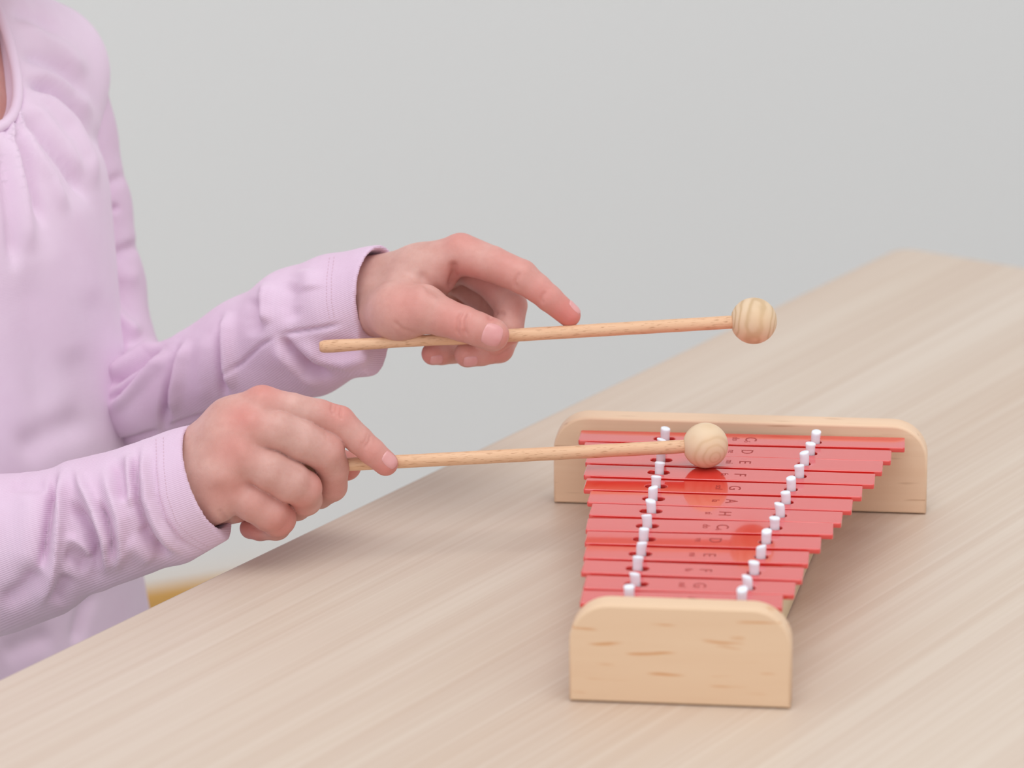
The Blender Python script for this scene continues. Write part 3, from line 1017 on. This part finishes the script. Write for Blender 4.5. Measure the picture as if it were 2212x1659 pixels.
shirt = obj('shirt', me, per); shirt.matrix_parent_inverse = PM
shirt['label'] = 'pale pink jersey shirt gathered below a round neckband'
for V_, F_, lab in ((Vs, Fs, 'rumpled pink sleeve of the near arm'), (Vf, Ff, 'pink sleeve of the far arm with creased elbow')):
    o = obj('sleeve', mesh_from('sleeve', V_, F_, m_sleeve), shirt)
    o['label'] = lab


def tube(name, pts, r, mat, parent, closed=False, n=8):
    pts = [np.array(p) for p in pts]
    m = len(pts); V = []; Fq = []
    for i, p in enumerate(pts):
        a = pts[(i + 1) % m] if closed or i < m - 1 else p
        b = pts[i - 1] if closed or i > 0 else p
        t_ = unit(a - b); s = unit(np.cross(t_, ZU + .1 * RI)); q = np.cross(t_, s)
        for k in range(n):
            an = 2 * math.pi * k / n; V.append(p + r * (math.cos(an) * s + math.sin(an) * q))
    for i in range(m if closed else m - 1):
        for k in range(n):
            a, b = i * n + k, i * n + (k + 1) % n
            c, d = ((i + 1) % m) * n + (k + 1) % n, ((i + 1) % m) * n + k
            Fq.append((a, b, c, d))
    return obj(name, mesh_from(name, V, Fq, mat), parent)


# neckband: roll of cloth round the opening
R_ = Vt[rim]; c = R_.mean(0)
_, _, vh = np.linalg.svd(R_ - c, full_matrices=False)
an = np.arctan2((R_ - c) @ vh[1], (R_ - c) @ vh[0])
bins = ((an + math.pi) / (2 * math.pi) * 60).astype(int) % 60
ring = [R_[bins == k].mean(0) for k in range(60) if (bins == k).any()]
ring = np.array(ring)
for _ in range(6): ring = .5 * ring + .25 * (np.roll(ring, 1, 0) + np.roll(ring, -1, 0))
tube('neckband', ring, .0026, m_shirt, shirt, True, 12)

# stitching on the cuffs
T_s, T_f = bvh(Vs, Fs), bvh(Vf, Ff)


def stitches(tree, path, step, dash, r):
    """row of short thread dashes lying on the cloth"""
    path = np.array(path, float)
    seg = np.linalg.norm(np.diff(path, axis=0), axis=1); cum = np.concatenate([[0], np.cumsum(seg)])
    V = []; Fq = []
    s = 0
    while s + dash < cum[-1]:
        pr = []
        for q in (s, s + dash):
            x = np.interp(q, cum, path[:, 0]); y = np.interp(q, cum, path[:, 1])
            d = unit(P(x, y, 1) - CO)
            hit = tree.ray_cast(Vector(CO + d * 1.2), Vector(d), 1.2)
            if hit[0] is not None: pr.append((np.array(hit[0]), np.array(hit[1])))
        s += step
        if len(pr) < 2 or np.linalg.norm(pr[0][0] - pr[1][0]) > .01: continue
        (a, na), (b, nb) = pr
        t_ = unit(b - a); sd = np.cross(t_, na)
        o_ = len(V)
        for p, e in ((a, .3), ((a + b) / 2, 1), (b, .3)):
            for k in range(6):
                an = math.pi / 3 * k
                V.append(p + e * r * (math.cos(an) * sd + math.sin(an) * na) + na * r * .3)
        for i in range(2):
            for k in range(6):
                Fq.append((o_ + i * 6 + k, o_ + i * 6 + (k + 1) % 6, o_ + i * 6 + 6 + (k + 1) % 6, o_ + i * 6 + 6 + k))
    return V, Fq


V_, F_ = [], []
for tree, path in ((T_s, [(337, 948), (339, 1010), (345, 1070), (362, 1125), (395, 1165), (440, 1190)]), (T_s, [(353, 944), (354, 1010), (361, 1070), (380, 1125), (412, 1160), (452, 1182)]),
                   (T_f, [(712, 556), (706, 600), (705, 650), (712, 690)]), (T_f, [(722, 554), (716, 600), (716, 650), (722, 688)])):
    a, b = stitches(tree, path, 7.5, 5.0, .00022)
    F_ += [tuple(i + len(V_) for i in f) for f in b]; V_ += a
o = obj('stitching', mesh_from('stitching', V_, F_, m_thread), shirt); o['kind'] = 'stuff'

# trousers and shoes (below the table edge), hair and eyes (above the picture)
zf = BO[2]


def trou(Q):
    d = elli(Q, [((0, 0, -.395), .098), ((0, 0, -.45), .104)], .85)
    for s in (-1, 1):
        d = smin(d, rc(Q, body(s * .052, 0, -.44), body(s * .056, .0, -.62), .060, .046), .02)
        d = smin(d, rc(Q, body(s * .056, 0, -.62), body(s * .056, -.01, -(zf - .05)), .046, .036), .015)
    return d


Vp, Fp = polygonize(trou, body(0, 0, -.45) - np.array([.22, .22, zf - .42]), body(0, 0, -.45) + np.array([.22, .22, .2]), .005)
o = obj('trousers', mesh_from('trousers', smooth(Vp, Fp, 2), Fp, m_trousers), per); o.matrix_parent_inverse = PM
for s in (-1, 1):
    def sh(Q, s=s):
        d = smin(rc(Q, body(s * .056, -.03, -(zf - .036)), body(s * .060, .085, -(zf - .026)), .034, .024), rc(Q, body(s * .056, -.012, -(zf - .035)), body(s * .056, -.012, -(zf - .085)), .032, .036), .01)
        return smax(d, -(Q[:, 2] - .002), .002)
    c = body(s * .056, .03, -zf)
    Vp, Fp = polygonize(sh, c - np.array([.13, .13, .01]), c + np.array([.13, .13, .14]), .004)
    o = obj('shoe', mesh_from('shoe', smooth(Vp, Fp, 2), Fp, m_shoe), per); o.matrix_parent_inverse = PM


def hair(Q):
    d = rc(Q, body(0, -.012, .158), body(0, -.015, .12), .084, .080)
    d = smin(d, rc(Q, body(0, -.06, .08), body(0, -.07, .03), .05, .036), .03)
    face = rc(Q, body(0, .11, .10), body(0, .10, .02), .085, .09)
    return smax(d, -face, .01)


Vp, Fp = polygonize(hair, body(0, 0, .11) - .16, body(0, 0, .11) + .17, .004)
o = obj('hair', mesh_from('hair', smooth(Vp, Fp, 2), Fp, m_hair), per); o.matrix_parent_inverse = PM
for s in (-1, 1):
    bm = bmesh.new(); bmesh.ops.create_uvsphere(bm, u_segments=20, v_segments=12, radius=.011)
    e = bm_obj('eye', bm, m_eye, per, tuple(body(s * .027, .0715, .1245)), True); e.matrix_parent_inverse = PM
    bm = bmesh.new(); bmesh.ops.create_uvsphere(bm, u_segments=16, v_segments=10, radius=.0066)
    o = bm_obj('iris', bm, m_iris, e, (FC[0] * .0052, FC[1] * .0052, -.0030), True)
print('verts', len(Vall), len(Vs), len(Vf), len(Vt))
